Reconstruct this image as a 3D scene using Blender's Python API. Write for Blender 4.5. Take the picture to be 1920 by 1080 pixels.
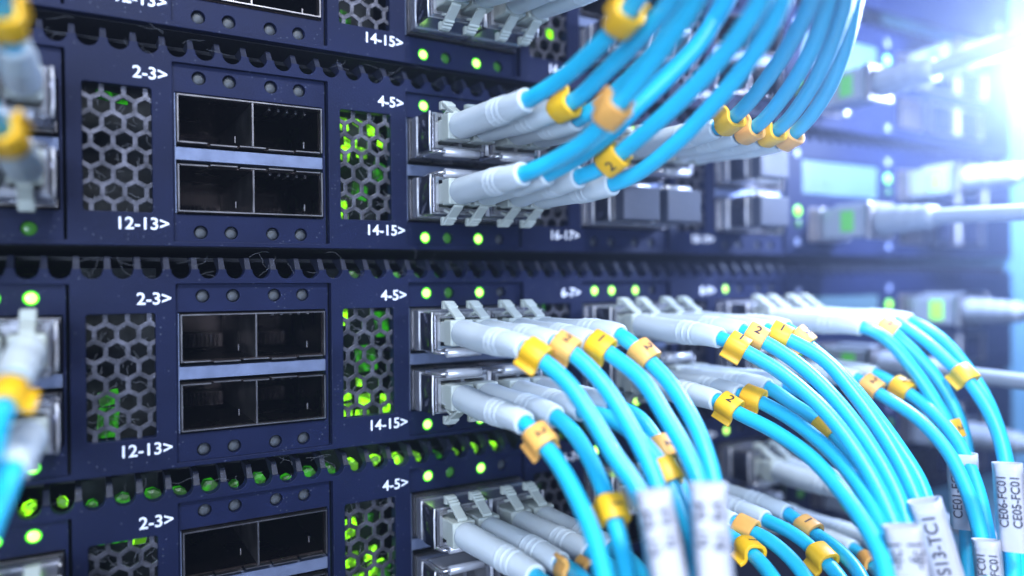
import bpy, bmesh, math, random
from mathutils import Vector, Matrix
random.seed(7)
scene = bpy.context.scene
for o in list(bpy.data.objects): bpy.data.objects.remove(o)
COL = scene.collection
MM = 0.001                       # everything below is written in millimetres

# ------------------------------------------------------------------ camera
cam_d = bpy.data.cameras.new('camera'); cam = bpy.data.objects.new('camera', cam_d); COL.objects.link(cam)
cam_d.sensor_width = 36.0; cam_d.lens = 26.1446
cam_d.clip_start = 0.005; cam_d.clip_end = 20
rx, up, fw = Vector((.861667, -.507350, -.01121)), Vector((.012923, -.000145, .999916)), Vector((.507310, .861740, -.006431))
M = Matrix((rx, up, -fw)).transposed().to_4x4(); M.translation = Vector((-22.632, -163.4706, -1.3369)) * MM
cam.matrix_world = M
cam_d.dof.use_dof = True; cam_d.dof.focus_distance = 0.160; cam_d.dof.aperture_fstop = 5.0; cam_d.dof.aperture_blades = 0
scene.camera = cam
# ------------------------------------------------------------------ world, lamps, exposure
world = bpy.data.worlds.new('World'); scene.world = world; world.use_nodes = True
bg = world.node_tree.nodes['Background']; bg.inputs[0].default_value = (.30, .40, .85, 1); bg.inputs[1].default_value = 0.05
def lamp(name, kind, loc, target, energy, color, size=0.1, sy=None, spread=None):
    l = bpy.data.lights.new(name, kind); o = bpy.data.objects.new(name, l); COL.objects.link(o)
    l.energy = energy; l.color = color; o.location = Vector(loc) * MM
    o.rotation_euler = (Vector(target) - Vector(loc)).to_track_quat('-Z', 'Y').to_euler()
    if kind == 'AREA':
        l.size = size
        if sy: l.shape = 'RECTANGLE'; l.size_y = sy
    else: l.shadow_soft_size = size
    return o
lamp('ceiling_lamp', 'AREA', (20, -360, 360), (90, -30, 0), 4.3, (.84, .91, 1.0), .16, .11)
lamp('front_fill', 'AREA', (-230, -420, 30), (80, -30, 20), 3.9, (.64, .78, 1.0), .30, .24)  # added fill from the front, brightens cable undersides and boots
lamp('glow_lamp', 'POINT', (224, -62, 63), (0, 0, 0), 2.4, (.52, .66, 1.0), .010)
vs = scene.view_settings; vs.view_transform = 'Standard'; vs.look = 'None'; vs.exposure = 0; vs.gamma = 1; vs.use_curve_mapping = False
scene.render.engine = 'CYCLES'
cy = scene.cycles; cy.max_bounces = 4; cy.diffuse_bounces = 2; cy.glossy_bounces = 3; cy.transmission_bounces = 1; cy.transparent_max_bounces = 4; cy.volume_bounces = 0
cy.caustics_reflective = False; cy.caustics_refractive = False

# ------------------------------------------------------------------ materials
def principled(name):
    m = bpy.data.materials.new(name); m.use_nodes = True
    return m, m.node_tree, m.node_tree.nodes['Principled BSDF']
def mat(name, col, rough=.5, metal=0., noise=None, bump=0., bscale=900., speck=0., spec=.5, sss=0., coat=0.):
    """noise: (scale, amount) colour variation; bump fine relief; speck: dust specks"""
    m, nt, b = principled(name)
    N, L = nt.nodes, nt.links
    b.inputs['Base Color'].default_value = (*col, 1); b.inputs['Roughness'].default_value = rough
    b.inputs['Metallic'].default_value = metal; b.inputs['Specular IOR Level'].default_value = spec
    if coat: b.inputs['Coat Weight'].default_value = coat; b.inputs['Coat Roughness'].default_value = .15
    tc = N.new('ShaderNodeTexCoord'); src = None
    if noise:
        n = N.new('ShaderNodeTexNoise'); n.inputs['Scale'].default_value = noise[0]; n.inputs['Detail'].default_value = 3
        L.new(tc.outputs['Object'], n.inputs['Vector'])
        r = N.new('ShaderNodeValToRGB'); r.color_ramp.elements[0].position = .3; r.color_ramp.elements[1].position = .72
        a = noise[1]
        r.color_ramp.elements[0].color = (*[c * (1 - a) for c in col], 1); r.color_ramp.elements[1].color = (*[min(1, c * (1 + a)) for c in col], 1)
        L.new(n.outputs['Fac'], r.inputs['Fac']); src = r.outputs['Color']
        mr = N.new('ShaderNodeMapRange'); mr.inputs['To Min'].default_value = rough * .8; mr.inputs['To Max'].default_value = min(1, rough * 1.25)
        L.new(n.outputs['Fac'], mr.inputs['Value']); L.new(mr.outputs['Result'], b.inputs['Roughness'])
    if speck:
        v = N.new('ShaderNodeTexVoronoi'); v.inputs['Scale'].default_value = 1500; L.new(tc.outputs['Object'], v.inputs['Vector'])
        n2 = N.new('ShaderNodeTexNoise'); n2.inputs['Scale'].default_value = 130; n2.inputs['Detail'].default_value = 3; L.new(tc.outputs['Object'], n2.inputs['Vector'])
        sx = N.new('ShaderNodeSeparateColor'); L.new(v.outputs['Color'], sx.inputs[0])
        t1 = N.new('ShaderNodeMath'); t1.operation = 'LESS_THAN'; t1.inputs[1].default_value = .22; L.new(v.outputs['Distance'], t1.inputs[0])
        t2 = N.new('ShaderNodeMath'); t2.operation = 'GREATER_THAN'; t2.inputs[1].default_value = .86; L.new(sx.outputs[0], t2.inputs[0])
        t3 = N.new('ShaderNodeMath'); t3.operation = 'GREATER_THAN'; t3.inputs[1].default_value = .47; L.new(n2.outputs['Fac'], t3.inputs[0])
        m1 = N.new('ShaderNodeMath'); m1.operation = 'MULTIPLY'; L.new(t1.outputs[0], m1.inputs[0]); L.new(t2.outputs[0], m1.inputs[1])
        m2 = N.new('ShaderNodeMath'); m2.operation = 'MULTIPLY'; L.new(m1.outputs[0], m2.inputs[0]); L.new(t3.outputs[0], m2.inputs[1])
        m3 = N.new('ShaderNodeMath'); m3.operation = 'MULTIPLY'; m3.inputs[1].default_value = speck; L.new(m2.outputs[0], m3.inputs[0])
        mx = N.new('ShaderNodeMix'); mx.data_type = 'RGBA'; L.new(m3.outputs[0], mx.inputs['Factor'])
        if src: L.new(src, mx.inputs['A'])
        else: mx.inputs['A'].default_value = (*col, 1)
        mx.inputs['B'].default_value = (.22, .25, .34, 1); src = mx.outputs['Result']
    if src: L.new(src, b.inputs['Base Color'])
    if bump:
        n3 = N.new('ShaderNodeTexNoise'); n3.inputs['Scale'].default_value = bscale; n3.inputs['Detail'].default_value = 1.5
        L.new(tc.outputs['Object'], n3.inputs['Vector'])
        bp = N.new('ShaderNodeBump'); bp.inputs['Strength'].default_value = bump; bp.inputs['Distance'].default_value = .0002
        L.new(n3.outputs['Fac'], bp.inputs['Height']); L.new(bp.outputs['Normal'], b.inputs['Normal'])
    return m
def emit(name, col, strength, base=(.1, .3, .05)):
    m, nt, b = principled(name)
    b.inputs['Base Color'].default_value = (*base, 1); b.inputs['Roughness'].default_value = .25
    b.inputs['Emission Color'].default_value = (*col, 1); b.inputs['Emission Strength'].default_value = strength
    return m
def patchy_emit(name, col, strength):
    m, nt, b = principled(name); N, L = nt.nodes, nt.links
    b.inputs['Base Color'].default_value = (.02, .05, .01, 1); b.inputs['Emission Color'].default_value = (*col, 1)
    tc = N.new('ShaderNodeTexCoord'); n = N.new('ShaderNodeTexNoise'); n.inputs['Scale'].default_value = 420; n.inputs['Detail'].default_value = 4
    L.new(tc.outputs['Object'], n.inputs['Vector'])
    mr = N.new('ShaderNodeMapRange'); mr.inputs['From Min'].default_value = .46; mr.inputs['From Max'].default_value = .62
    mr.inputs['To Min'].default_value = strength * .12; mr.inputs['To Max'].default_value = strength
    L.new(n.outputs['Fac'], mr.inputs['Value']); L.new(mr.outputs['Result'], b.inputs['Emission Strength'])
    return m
NAVY = mat('navy_plastic', (.0050, .0086, .037), .55, noise=(60, .16), bump=.25, bscale=2600, speck=.30, spec=.17)
NAVY2 = mat('navy_panel', (.0056, .0094, .040), .53, noise=(90, .16), bump=.22, bscale=2600, speck=.30, spec=.17)
RIBM = mat('rib_plastic', (.005, .0075, .024), .6, noise=(200, .2), bump=.2, bscale=2600)
DARK = mat('dark_interior', (.012, .012, .018), .7)
INNER = mat('inner_metal', (.022, .025, .028), .7, metal=.2, noise=(260, .95))
GRILLE = mat('grille_steel', (.10, .10, .125), .42, metal=.7, noise=(260, .6), bump=.4, bscale=1500)
CAGE = mat('cage_steel', (.52, .49, .50), .30, metal=1., noise=(180, .2))
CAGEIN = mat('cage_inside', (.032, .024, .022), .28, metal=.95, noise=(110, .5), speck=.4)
STRIP = mat('spacer_steel', (.20, .24, .38), .42, metal=.55, noise=(260, .12), bump=.15)
CHROME = mat('chrome_shell', (.60, .60, .65), .24, metal=.8, noise=(120, .12))
DCHROME = mat('dark_chrome', (.07, .075, .11), .14, metal=.85, noise=(90, .2))
SATIN = mat('satin_steel', (.74, .74, .80), .34, metal=.4, noise=(200, .08))
RECEP = mat('receptacle_plastic', (.05, .05, .055), .4)
LCGREY = mat('connector_grey', (.50, .54, .50), .45, noise=(150, .06), bump=.1, spec=.4)
BOOT = mat('boot_plastic', (.70, .77, .82), .45, noise=(70, .05), bump=.12, bscale=1400, sss=.25)
JACKET = mat('blue_jacket', (.012, .52, .80), .40, noise=(45, .10), bump=.2, bscale=1700, spec=.75)
YELLOW = mat('yellow_ring', (.95, .50, .010), .42, noise=(120, .10), bump=.12, sss=.1)
ORANGE = mat('orange_ring', (1.0, .46, .10), .42, noise=(120, .10), bump=.12, sss=.1)
INK = mat('black_ink', (.02, .015, .03), .6)
PAPER = mat('white_sleeve', (.52, .52, .59), .4, noise=(110, .05), bump=.25, bscale=500)
PRINT = mat('white_print', (.80, .84, .98), .5)
MARK = mat('dull_print', (.20, .24, .40), .5)
PLUGGREY = mat('plug_rubber', (.028, .034, .058), .6, noise=(150, .15), bump=.2, speck=.3)
PALE = mat('pale_plate', (.06, .11, .145), .45, noise=(60, .12))
CLEAR = mat('clear_plug', (.24, .27, .33), .25, noise=(90, .1))
GREYJ = mat('grey_jacket', (.22, .25, .30), .5, noise=(80, .1), bump=.2)
POST = mat('post_paint', (.16, .36, .56), .5, noise=(20, .1))
LED_ON = emit('led_core', (.60, 1.0, .20), 3.2)
LED_RIM = emit('led_lens', (.10, 1.0, .006), 1.7)
LED_DIM = emit('led_dim', (.12, .6, .03), .16, (.03, .10, .03))
LED_OFF = mat('led_off', (.045, .05, .06), .55, noise=(700, .8))
GLOW = patchy_emit('led_glint', (.28, 1.0, .008), 2.6)  # reflected LED light put in as patchy emission
GLOW2 = patchy_emit('led_glint_faint', (.05, .8, .004), .42)
FIBRE = mat('dust_fibre', (.20, .21, .25), .9)

# ------------------------------------------------------------------ mesh helpers (mm in, metres out)
class MB:
    def __init__(s): s.v = []; s.f = []
    def box(s, x0, x1, y0, y1, z0, z1):
        n = len(s.v)
        s.v += [(x0,y0,z0),(x1,y0,z0),(x1,y1,z0),(x0,y1,z0),(x0,y0,z1),(x1,y0,z1),(x1,y1,z1),(x0,y1,z1)]
        s.f += [tuple(n+i for i in q) for q in ((3,2,1,0),(4,5,6,7),(0,1,5,4),(1,2,6,5),(2,3,7,6),(3,0,4,7))]
        return s
    def hexa(s, eight):
        n = len(s.v); s.v += [tuple(e) for e in eight]
        s.f += [tuple(n+i for i in q) for q in ((3,2,1,0),(4,5,6,7),(0,1,5,4),(1,2,6,5),(2,3,7,6),(3,0,4,7))]
        return s
    def tube(s, pts, rad, seg=12, cap=True, frame_up=(0,0,1), sx=1., sz=1.):
        """sweep along Vector list; rad float or list"""
        pts = [Vector(p) for p in pts]; n = len(pts); base = len(s.v)
        R = rad if isinstance(rad, (list, tuple)) else [rad] * n
        T = [(pts[min(i+1, n-1)] - pts[max(i-1, 0)]).normalized() for i in range(n)]
        u = Vector(frame_up); u = u - T[0] * u.dot(T[0])
        if u.length < 1e-3: u = Vector((1, 0, 0)) - T[0] * T[0].x
        u.normalize()
        for i in range(n):
            if i: u = (T[i-1].rotation_difference(T[i]) @ u); u = (u - T[i] * u.dot(T[i])).normalized()
            w = T[i].cross(u)
            for k in range(seg):
                a = 2 * math.pi * k / seg
                s.v.append(tuple(pts[i] + (w * math.cos(a) * sx + u * math.sin(a) * sz) * R[i]))
        for i in range(n - 1):
            for k in range(seg):
                a, b = base + i*seg + k, base + i*seg + (k+1) % seg
                s.f.append((a, b, b + seg, a + seg))
        if cap:
            s.f.append(tuple(base + k for k in reversed(range(seg)))); s.f.append(tuple(base + (n-1)*seg + k for k in range(seg)))
        return s
    def data(s, name, m, smooth=False, off=(0,0,0)):
        me = bpy.data.meshes.new(name)
        me.from_pydata([((a-off[0])*MM, (b-off[1])*MM, (c-off[2])*MM) for a, b, c in s.v], [], s.f)
        me.materials.append(m)
        bm = bmesh.new(); bm.from_mesh(me); bmesh.ops.recalc_face_normals(bm, faces=bm.faces); bm.to_mesh(me); bm.free()
        if smooth: me.shade_smooth()
        return me
    def build(s, name, m, parent=None, smooth=False, off=(0,0,0), bevel=0., seg=2):
        o = link(name, s.data(name, m, smooth, off), parent)
        if bevel:
            b = o.modifiers.new('bevel', 'BEVEL'); b.width = bevel * MM; b.segments = seg; b.limit_method = 'ANGLE'; b.angle_limit = math.radians(40)
        return o
def link(name, data, parent=None, loc=None):
    o = bpy.data.objects.new(name, data); COL.objects.link(o)
    if parent: o.parent = parent
    if loc: o.location = Vector(loc) * MM
    return o
def tag(o, label, cat, group=None):
    o['label'] = label; o['category'] = cat
    if group: o['group'] = group
    return o
def thing(name, label, cat, loc, group=None, roty=0.):
    o = bpy.data.objects.new(name, None); COL.objects.link(o); o.empty_display_size = .005
    o.location = Vector(loc) * MM; o.rotation_euler = (0, roty, 0)
    return tag(o, label, cat, group)
def plate(name, outline, holes, depth, m, bevel=.0):
    """flat sheet in the XZ plane, front at y=0, back at y=depth, cut from 2D curves -> mesh data"""
    cu = bpy.data.curves.new(name, 'CURVE'); cu.dimensions = '2D'; cu.fill_mode = 'BOTH'; cu.extrude = depth / 2 * MM - bevel * MM; cu.bevel_depth = bevel * MM; cu.bevel_resolution = 1
    for loop in [outline] + holes:
        sp = cu.splines.new('POLY'); sp.points.add(len(loop) - 1); sp.use_cyclic_u = True
        for p, (x, z) in zip(sp.points, loop): p.co = (x * MM, z * MM, 0, 1)
    o = bpy.data.objects.new(name + '_tmp', cu); COL.objects.link(o)
    dg = bpy.context.evaluated_depsgraph_get(); me = bpy.data.meshes.new_from_object(o.evaluated_get(dg))
    bpy.data.objects.remove(o); bpy.data.curves.remove(cu)
    for v in me.vertices:
        x, z, t = v.co; v.co = (x, -t + depth / 2 * MM, z)
    bm = bmesh.new(); bm.from_mesh(me); bmesh.ops.remove_doubles(bm, verts=bm.verts, dist=1e-7); bmesh.ops.recalc_face_normals(bm, faces=bm.faces); bm.to_mesh(me); bm.free()
    for p in me.polygons: p.use_smooth = False
    me.name = name; me.materials.clear(); me.materials.append(m)
    return me
def rect(x0, x1, z0, z1, r=0.):
    if r <= 0: return [(x0,z0),(x1,z0),(x1,z1),(x0,z1)]
    out = []
    for cx, cz, a0 in ((x0+r,z0+r,180),(x1-r,z0+r,270),(x1-r,z1-r,0),(x0+r,z1-r,90)):
        for k in range(4):
            a = math.radians(a0 + 30 * k); out.append((cx + r*math.cos(a), cz + r*math.sin(a)))
    return out
def circle(x, z, r, n=20): return [(x + r*math.cos(2*math.pi*k/n), z + r*math.sin(2*math.pi*k/n)) for k in range(n)]
def text_mesh(s, size, m, bold=.012, align='LEFT', extrude=0.):
    cu = bpy.data.curves.new('txt', 'FONT'); cu.body = s; cu.size = size * MM; cu.align_x = align; cu.align_y = 'CENTER'; cu.offset = bold * size * MM; cu.extrude = extrude * MM; cu.resolution_u = 4
    o = bpy.data.objects.new('txt_tmp', cu); COL.objects.link(o)
    dg = bpy.context.evaluated_depsgraph_get(); me = bpy.data.meshes.new_from_object(o.evaluated_get(dg))
    bpy.data.objects.remove(o); bpy.data.curves.remove(cu)
    me.materials.clear(); me.materials.append(m)
    return me
def catmull(P, per=10):
    P = [Vector(p) for p in P]; Q = [P[0]*2 - P[1]] + P + [P[-1]*2 - P[-2]]; out = []
    for i in range(1, len(Q) - 2):
        p0, p1, p2, p3 = Q[i-1:i+3]
        t0 = 0; t1 = t0 + max((p1-p0).length, 1e-4)**.5; t2 = t1 + max((p2-p1).length, 1e-4)**.5; t3 = t2 + max((p3-p2).length, 1e-4)**.5
        for k in range(per):
            t = t1 + (t2-t1)*k/per
            a1 = p0*((t1-t)/(t1-t0)) + p1*((t-t0)/(t1-t0)); a2 = p1*((t2-t)/(t2-t1)) + p2*((t-t1)/(t2-t1)); a3 = p2*((t3-t)/(t3-t2)) + p3*((t-t2)/(t3-t2))
            b1 = a1*((t2-t)/(t2-t0)) + a2*((t-t0)/(t2-t0)); b2 = a2*((t3-t)/(t3-t1)) + a3*((t-t1)/(t3-t1))
            out.append(b1*((t2-t)/(t2-t1)) + b2*((t-t1)/(t2-t1)))
    out.append(P[-1]); return out
def resample(pts, step):
    out = [pts[0]]; acc = 0.
    for a, b in zip(pts, pts[1:]):
        L = (b-a).length; d = step - acc
        while d <= L: out.append(a + (b-a)*(d/L)); d += step
        acc = L - (d - step)
    if (out[-1]-pts[-1]).length > step*.3: out.append(pts[-1])
    return out

# ------------------------------------------------------------------ switch layout (local mm; x along the face, z up, y into the rack)
PITCH = 50.2637; U = 44.45
DZ = {1: -.53, 2: 0., 3: -.56, 4: -.18}; SL = {1: -.0052, 2: 0., 3: -.0041, 4: -.0004}
def zworld(sw, x, z): return z - (sw-2)*U + DZ[sw] + SL[sw]*(x-60)
ZBOT, ZTOOTH, ZTOP = 7.0, 46.9, 49.5
XL, XR = -62.0, 318.0
TP, TW = 5.24, 4.0                                   # notch pitch and width
LEDX = (0, 5.964, 14.439, 20.5); LEDZ = {'t': 41.5, 'b': 9.85}
CX0, CX1 = -4.3, 25.2; CU = (28.0, 37.8); CL = (13.95, 23.6)
ORD = {1: 'top', 2: 'second', 3: 'third', 4: 'bottom'}
def groups(): return range(0, 5)                     # port blocks 0-1, 2-3, 4-5, 6-7, 8-9

# shared mesh data -------------------------------------------------------
def make_faceplate():
    xs = [1.12 + TP*k for k in range(-12, 61)]; xs = [x for x in xs if XL+3 < x < XR-3]
    out = [(XL, ZBOT), (XR, ZBOT), (XR, ZTOOTH)]
    for x in reversed(xs):
        for k in range(9):
            a = math.radians(-180*k/8); out.append((x + TW/2*math.cos(a), ZTOOTH + TW/2*math.sin(a)))
    out.append((XL, ZTOOTH))
    H = []
    for g in groups():
        o = (g-1)*PITCH
        H.append(rect(o-5.25, o+26.75, 7.75, 44.15, .35))
        if g: H.append(rect(o-21.1, o-8.8, 13.4, 38.35, .6))
    H.append(rect(185.5, 227, 27, 39, .4)); H.append(rect(188.5, 205, 11.2, 22.8, .4)); H.append(rect(238, 254.5, 27, 39, .4)); H.append(rect(238, 254.5, 11.2, 22.8, .4))
    for g in range(2): H.append(circle(183.2 + 49.2*g, 21.5 + 13.6*g, 1.9)); 
    return plate('faceplate', out, H, 2.6, NAVY, .12), xs
FACE, NOTCHX = make_faceplate()
def make_panel():
    H = [circle(x, z, 1.46) for x in LEDX for z in LEDZ.values()]
    H.append(rect(-4.75, 25.65, 13.35, 38.35, .25))
    return plate('port_panel', rect(-5.2, 26.0, 7.8, 43.95, .3), H, 1.5, NAVY2, .08)
PANEL = make_panel()
def make_grille():
    s = 3.86; H = []; rh = s * math.sqrt(3) / 2; r = 1.78
    j = 0; z = 14.1
    def clip(poly, f, val, keep_less, ax):
        out = []
        for a, b in zip(poly, poly[1:] + poly[:1]):
            ina = (a[ax] <= val) if keep_less else (a[ax] >= val); inb = (b[ax] <= val) if keep_less else (b[ax] >= val)
            if ina: out.append(a)
            if ina != inb:
                t = (val-a[ax])/(b[ax]-a[ax]); out.append((a[0]+t*(b[0]-a[0]), a[1]+t*(b[1]-a[1])))
        return out
    x0, x1, z0, z1 = -21.4, -8.5, 13.1, 38.65
    while z < 40:
        x = -21.0 + (s/2 if j % 2 else 0) - .5
        while x < -7:
            poly = [(x + r*math.cos(math.radians(30+60*k)), z + r*math.sin(math.radians(30+60*k))) for k in range(6)]
            for v, less, ax in ((x0+.25, False, 0), (x1-.25, True, 0), (z0+.25, False, 1), (z1-.25, True, 1)):
                if poly: poly = clip(poly, None, v, less, ax)
            if len(poly) > 2:
                A = sum(a[0]*b[1]-b[0]*a[1] for a, b in zip(poly, poly[1:]+poly[:1]))
                if abs(A) > 1.2: H.append(poly)
            x += s
        z += rh; j += 1
    return plate('vent_grille', rect(x0, x1, z0, z1), H, .7, GRILLE, .06)
GRI = make_grille()
def make_led(mats, name):
    mb = MB(); n = 14; rings = [(1.36, 1.2), (1.34, .35), (1.2, 0.05), (.92, -.12), (.5, -.24)]
    for r, y in rings:
        for k in range(n): a = 2*math.pi*k/n; mb.v.append((r*math.cos(a), y, r*math.sin(a)))
    for i in range(len(rings)-1):
        for k in range(n): mb.f.append((i*n+k, i*n+(k+1) % n, (i+1)*n+(k+1) % n, (i+1)*n+k))
    mb.f.append(tuple((len(rings)-1)*n+k for k in range(n)))
    me = mb.data(name, mats[0], True)
    if len(mats) > 1:
        me.materials.append(mats[1])
        for i, p in enumerate(me.polygons): p.material_index = 1 if i >= 3*n else 0
    return me
LEDFAR = make_led((emit('led_lens_far', (.12, 1.0, .0), 2.0), emit('led_core_far', (.40, 1.0, .0), 3.0)), 'led_far')
LEDM = {1: make_led((LED_RIM, LED_ON), 'led_on'), 2: make_led((LED_DIM,), 'led_dim'), 0: make_led((LED_OFF,), 'led_off')}
def rib_mesh():
    w0, w1 = (TP-TW)/2, (TP-TW)/2 - .12
    mb = MB(); z0, z1 = ZTOOTH, ZTOP
    mb.hexa([(-w0,.35,z0-.35),(w0,.35,z0-.35),(w0,2.6,z0-.35),(-w0,2.6,z0-.35),(-w1,2.5,z1),(w1,2.5,z1),(w1,9,z1),(-w1,9,z1)])
    return mb.data('rib', RIBM)
RIB = rib_mesh()
def cage_frame(z0, z1, up):
    """ganged two-bay sheet metal cage: thin rim broken into spring tabs on the spacer side, divider"""
    t = .26; y0, y1 = -.25, 1.2; mb = MB(); xm = (CX0+CX1)/2
    zo0, zo1 = (z1-t, z1) if up else (z0, z0+t)          # plain edge away from the spacer
    mb.box(CX0, CX1, y0, y1, zo0, zo1)
    mb.box(CX0, CX0+t, y0, y1, z0+(0 if up else t), z1-(t if up else 0)); mb.box(CX1-t, CX1, y0, y1, z0+(0 if up else t), z1-(t if up else 0)); mb.box(xm-.17, xm+.17, y0+.1, 40, z0+.3, z1-.3)
    zt = z0 if up else z1; s = 1 if up else -1
    for k in range(5):
        a = CX0 + .45 + k*5.82; b = a + 5.25; e = (.0, .22, .05, .28, .1)[k]
        q = sorted((zt - s*e, zt - s*e + s*.24)); mb.box(a, b, y0 - .25*e, y1+1.2, q[0], q[1])
    return mb.data('port_cage', CAGE)
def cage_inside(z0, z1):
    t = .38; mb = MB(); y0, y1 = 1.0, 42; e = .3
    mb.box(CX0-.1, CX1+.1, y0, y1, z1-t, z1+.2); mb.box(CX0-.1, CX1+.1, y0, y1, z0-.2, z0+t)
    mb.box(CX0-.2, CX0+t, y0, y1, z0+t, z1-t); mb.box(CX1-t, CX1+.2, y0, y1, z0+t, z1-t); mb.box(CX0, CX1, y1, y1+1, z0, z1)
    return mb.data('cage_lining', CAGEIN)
def contact_block(z0, z1):
    mb = MB(); xm = (CX0+CX1)/2
    for x in (CX0+7.0, xm+7.0):
        mb.box(x-5.4, x+5.4, 27, 32, z0+1.0, z0+4.2)
        for k in range(11): mb.box(x-5.0+k*.92, x-5.0+k*.92+.42, 25.6, 27, z0+1.3, z0+3.9)
    for x in (CX0+.4, xm+.25):
        for k in range(5): mb.box(x, x+.25, 9+k*2.1, 9+k*2.1+.8, z0+4.6, z0+7.4)
    return mb.data('contact_block', CAGEIN)
def cage_pins(z0, z1):
    mb = MB(); xm = (CX0+CX1)/2
    for x in (CX1-2.9, xm-2.9): mb.box(x, x+.22, 4, 4.3, z0+1.6, z0+3.0)
    for k in range(5): mb.box(xm+4.0+k*2.0, xm+4.5+k*2.0, 3+k*.3, 8, z1-.75, z1-.3)
    return mb.data('cage_pin', CAGE)
PINS = {'u': cage_pins(*CU), 'l': cage_pins(*CL)}
CAGES = {'u': (cage_frame(*CU, True), cage_inside(*CU), contact_block(*CU)), 'l': (cage_frame(*CL, False), cage_inside(*CL), contact_block(*CL))}
SPACER = MB().box(CX0-.25, CX1+.2, -.1, 6, CL[1]+.95, CU[0]-.95).box(CX0-.42, CX0-.26, -.2, 3, CL[0]-.3, CU[1]+.2).data('cage_spacer', STRIP)
def rj_jack(m):
    mb = MB(); mb.box(0,16,-.3,8,0,.5); mb.box(0,16,-.3,8,11,11.5); mb.box(0,.5,-.3,8,.5,11); mb.box(15.5,16,-.3,8,.5,11); mb.box(.5,15.5,12,12.6,.5,11)
    return mb.data('ethernet_jack', m)
JACK = rj_jack(CAGE)

INW = MB().box(-22.5, -7.4, 15.5, 16.3, 9, 47.5).data('inner_wall', INNER)
LIT = {(1,2,'b'): (1,2,1,2), (2,2,'t'): (1,2,1,0), (2,2,'b'): (1,2,1,0), (2,0,'b'): (0,0,0,2), (2,3,'t'): (0,0,1,0), (2,3,'b'): (0,0,0,0),
       (3,0,'t'): (1,2,1,1), (3,2,'t'): (1,2,1,0), (3,3,'t'): (1,1,1,0), (3,4,'t'): (1,0,0,0), (3,2,'b'): (1,0,1,0), (3,3,'b'): (1,0,1,0), (3,0,'b'): (0,0,0,1),
       (4,0,'t'): (1,2,1,1), (4,2,'t'): (1,2,1,0), (4,3,'t'): (1,1,0,0), (4,4,'t'): (1,0,0,0)}
NUM = {'t': {1: '2-3>', 2: '4-5>', 3: '6-7>', 4: '8-9>'}, 'b': {1: '12-13>', 2: '14-15>', 3: '16-17>', 4: '18-19>'}}
NUMM = {}
for r in NUM:
    for g in NUM[r]: NUMM[(r, g)] = text_mesh(NUM[r][g], 3.35, PRINT, .016, 'RIGHT')
SWLABEL = {1: 'topmost navy network switch, only its lower edge in view',
           2: 'second navy network switch from the top, blue cables leaving it upwards',
           3: 'third navy network switch from the top, blue cables leaving it downwards',
           4: 'bottom navy network switch, cut off by the lower edge of the picture'}
# emissive pieces imitating green LED light reflected on inner metal: (x, z, w, h, strong) seen through vents and notches
GLINTS = {2: [(31.2,36.8,2.6,3.2,1),(34.8,37.3,3.0,1.8,1),(38.6,36.0,3.4,3.2,1),(33.0,32.6,3.6,2.4,1),(31.6,29.8,2.8,4.0,1),(35.6,30.3,3,2.6,1),(40.6,33.0,2.4,2.2,1),(31.0,16.2,2.4,5.0,1),(35,21,5,4,0),(40,26,4,5,0),(-17,37.5,6,2,0)],
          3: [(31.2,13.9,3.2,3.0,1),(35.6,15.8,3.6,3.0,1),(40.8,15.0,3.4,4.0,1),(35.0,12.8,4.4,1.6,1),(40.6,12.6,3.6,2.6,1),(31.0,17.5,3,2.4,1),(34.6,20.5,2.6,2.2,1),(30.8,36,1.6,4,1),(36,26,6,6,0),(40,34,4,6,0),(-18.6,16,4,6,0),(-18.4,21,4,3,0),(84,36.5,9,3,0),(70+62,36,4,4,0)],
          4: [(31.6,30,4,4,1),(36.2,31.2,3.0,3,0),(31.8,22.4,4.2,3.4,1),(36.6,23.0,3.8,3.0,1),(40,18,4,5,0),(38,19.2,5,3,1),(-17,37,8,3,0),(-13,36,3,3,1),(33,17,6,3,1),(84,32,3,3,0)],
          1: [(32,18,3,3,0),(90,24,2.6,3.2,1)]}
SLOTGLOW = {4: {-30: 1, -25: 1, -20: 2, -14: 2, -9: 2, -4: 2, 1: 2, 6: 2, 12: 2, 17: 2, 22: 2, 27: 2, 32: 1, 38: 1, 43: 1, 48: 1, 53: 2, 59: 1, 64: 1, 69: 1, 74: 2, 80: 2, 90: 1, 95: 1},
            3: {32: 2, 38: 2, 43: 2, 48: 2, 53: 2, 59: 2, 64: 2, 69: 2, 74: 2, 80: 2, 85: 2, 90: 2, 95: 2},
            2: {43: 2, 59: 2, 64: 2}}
def led(parent, x, z, y, state):
    o = link('led', LEDM[state], parent, (x, y, z))
    if state == 1: o.scale = (1.07, 1, 1.07)
    return o
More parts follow.
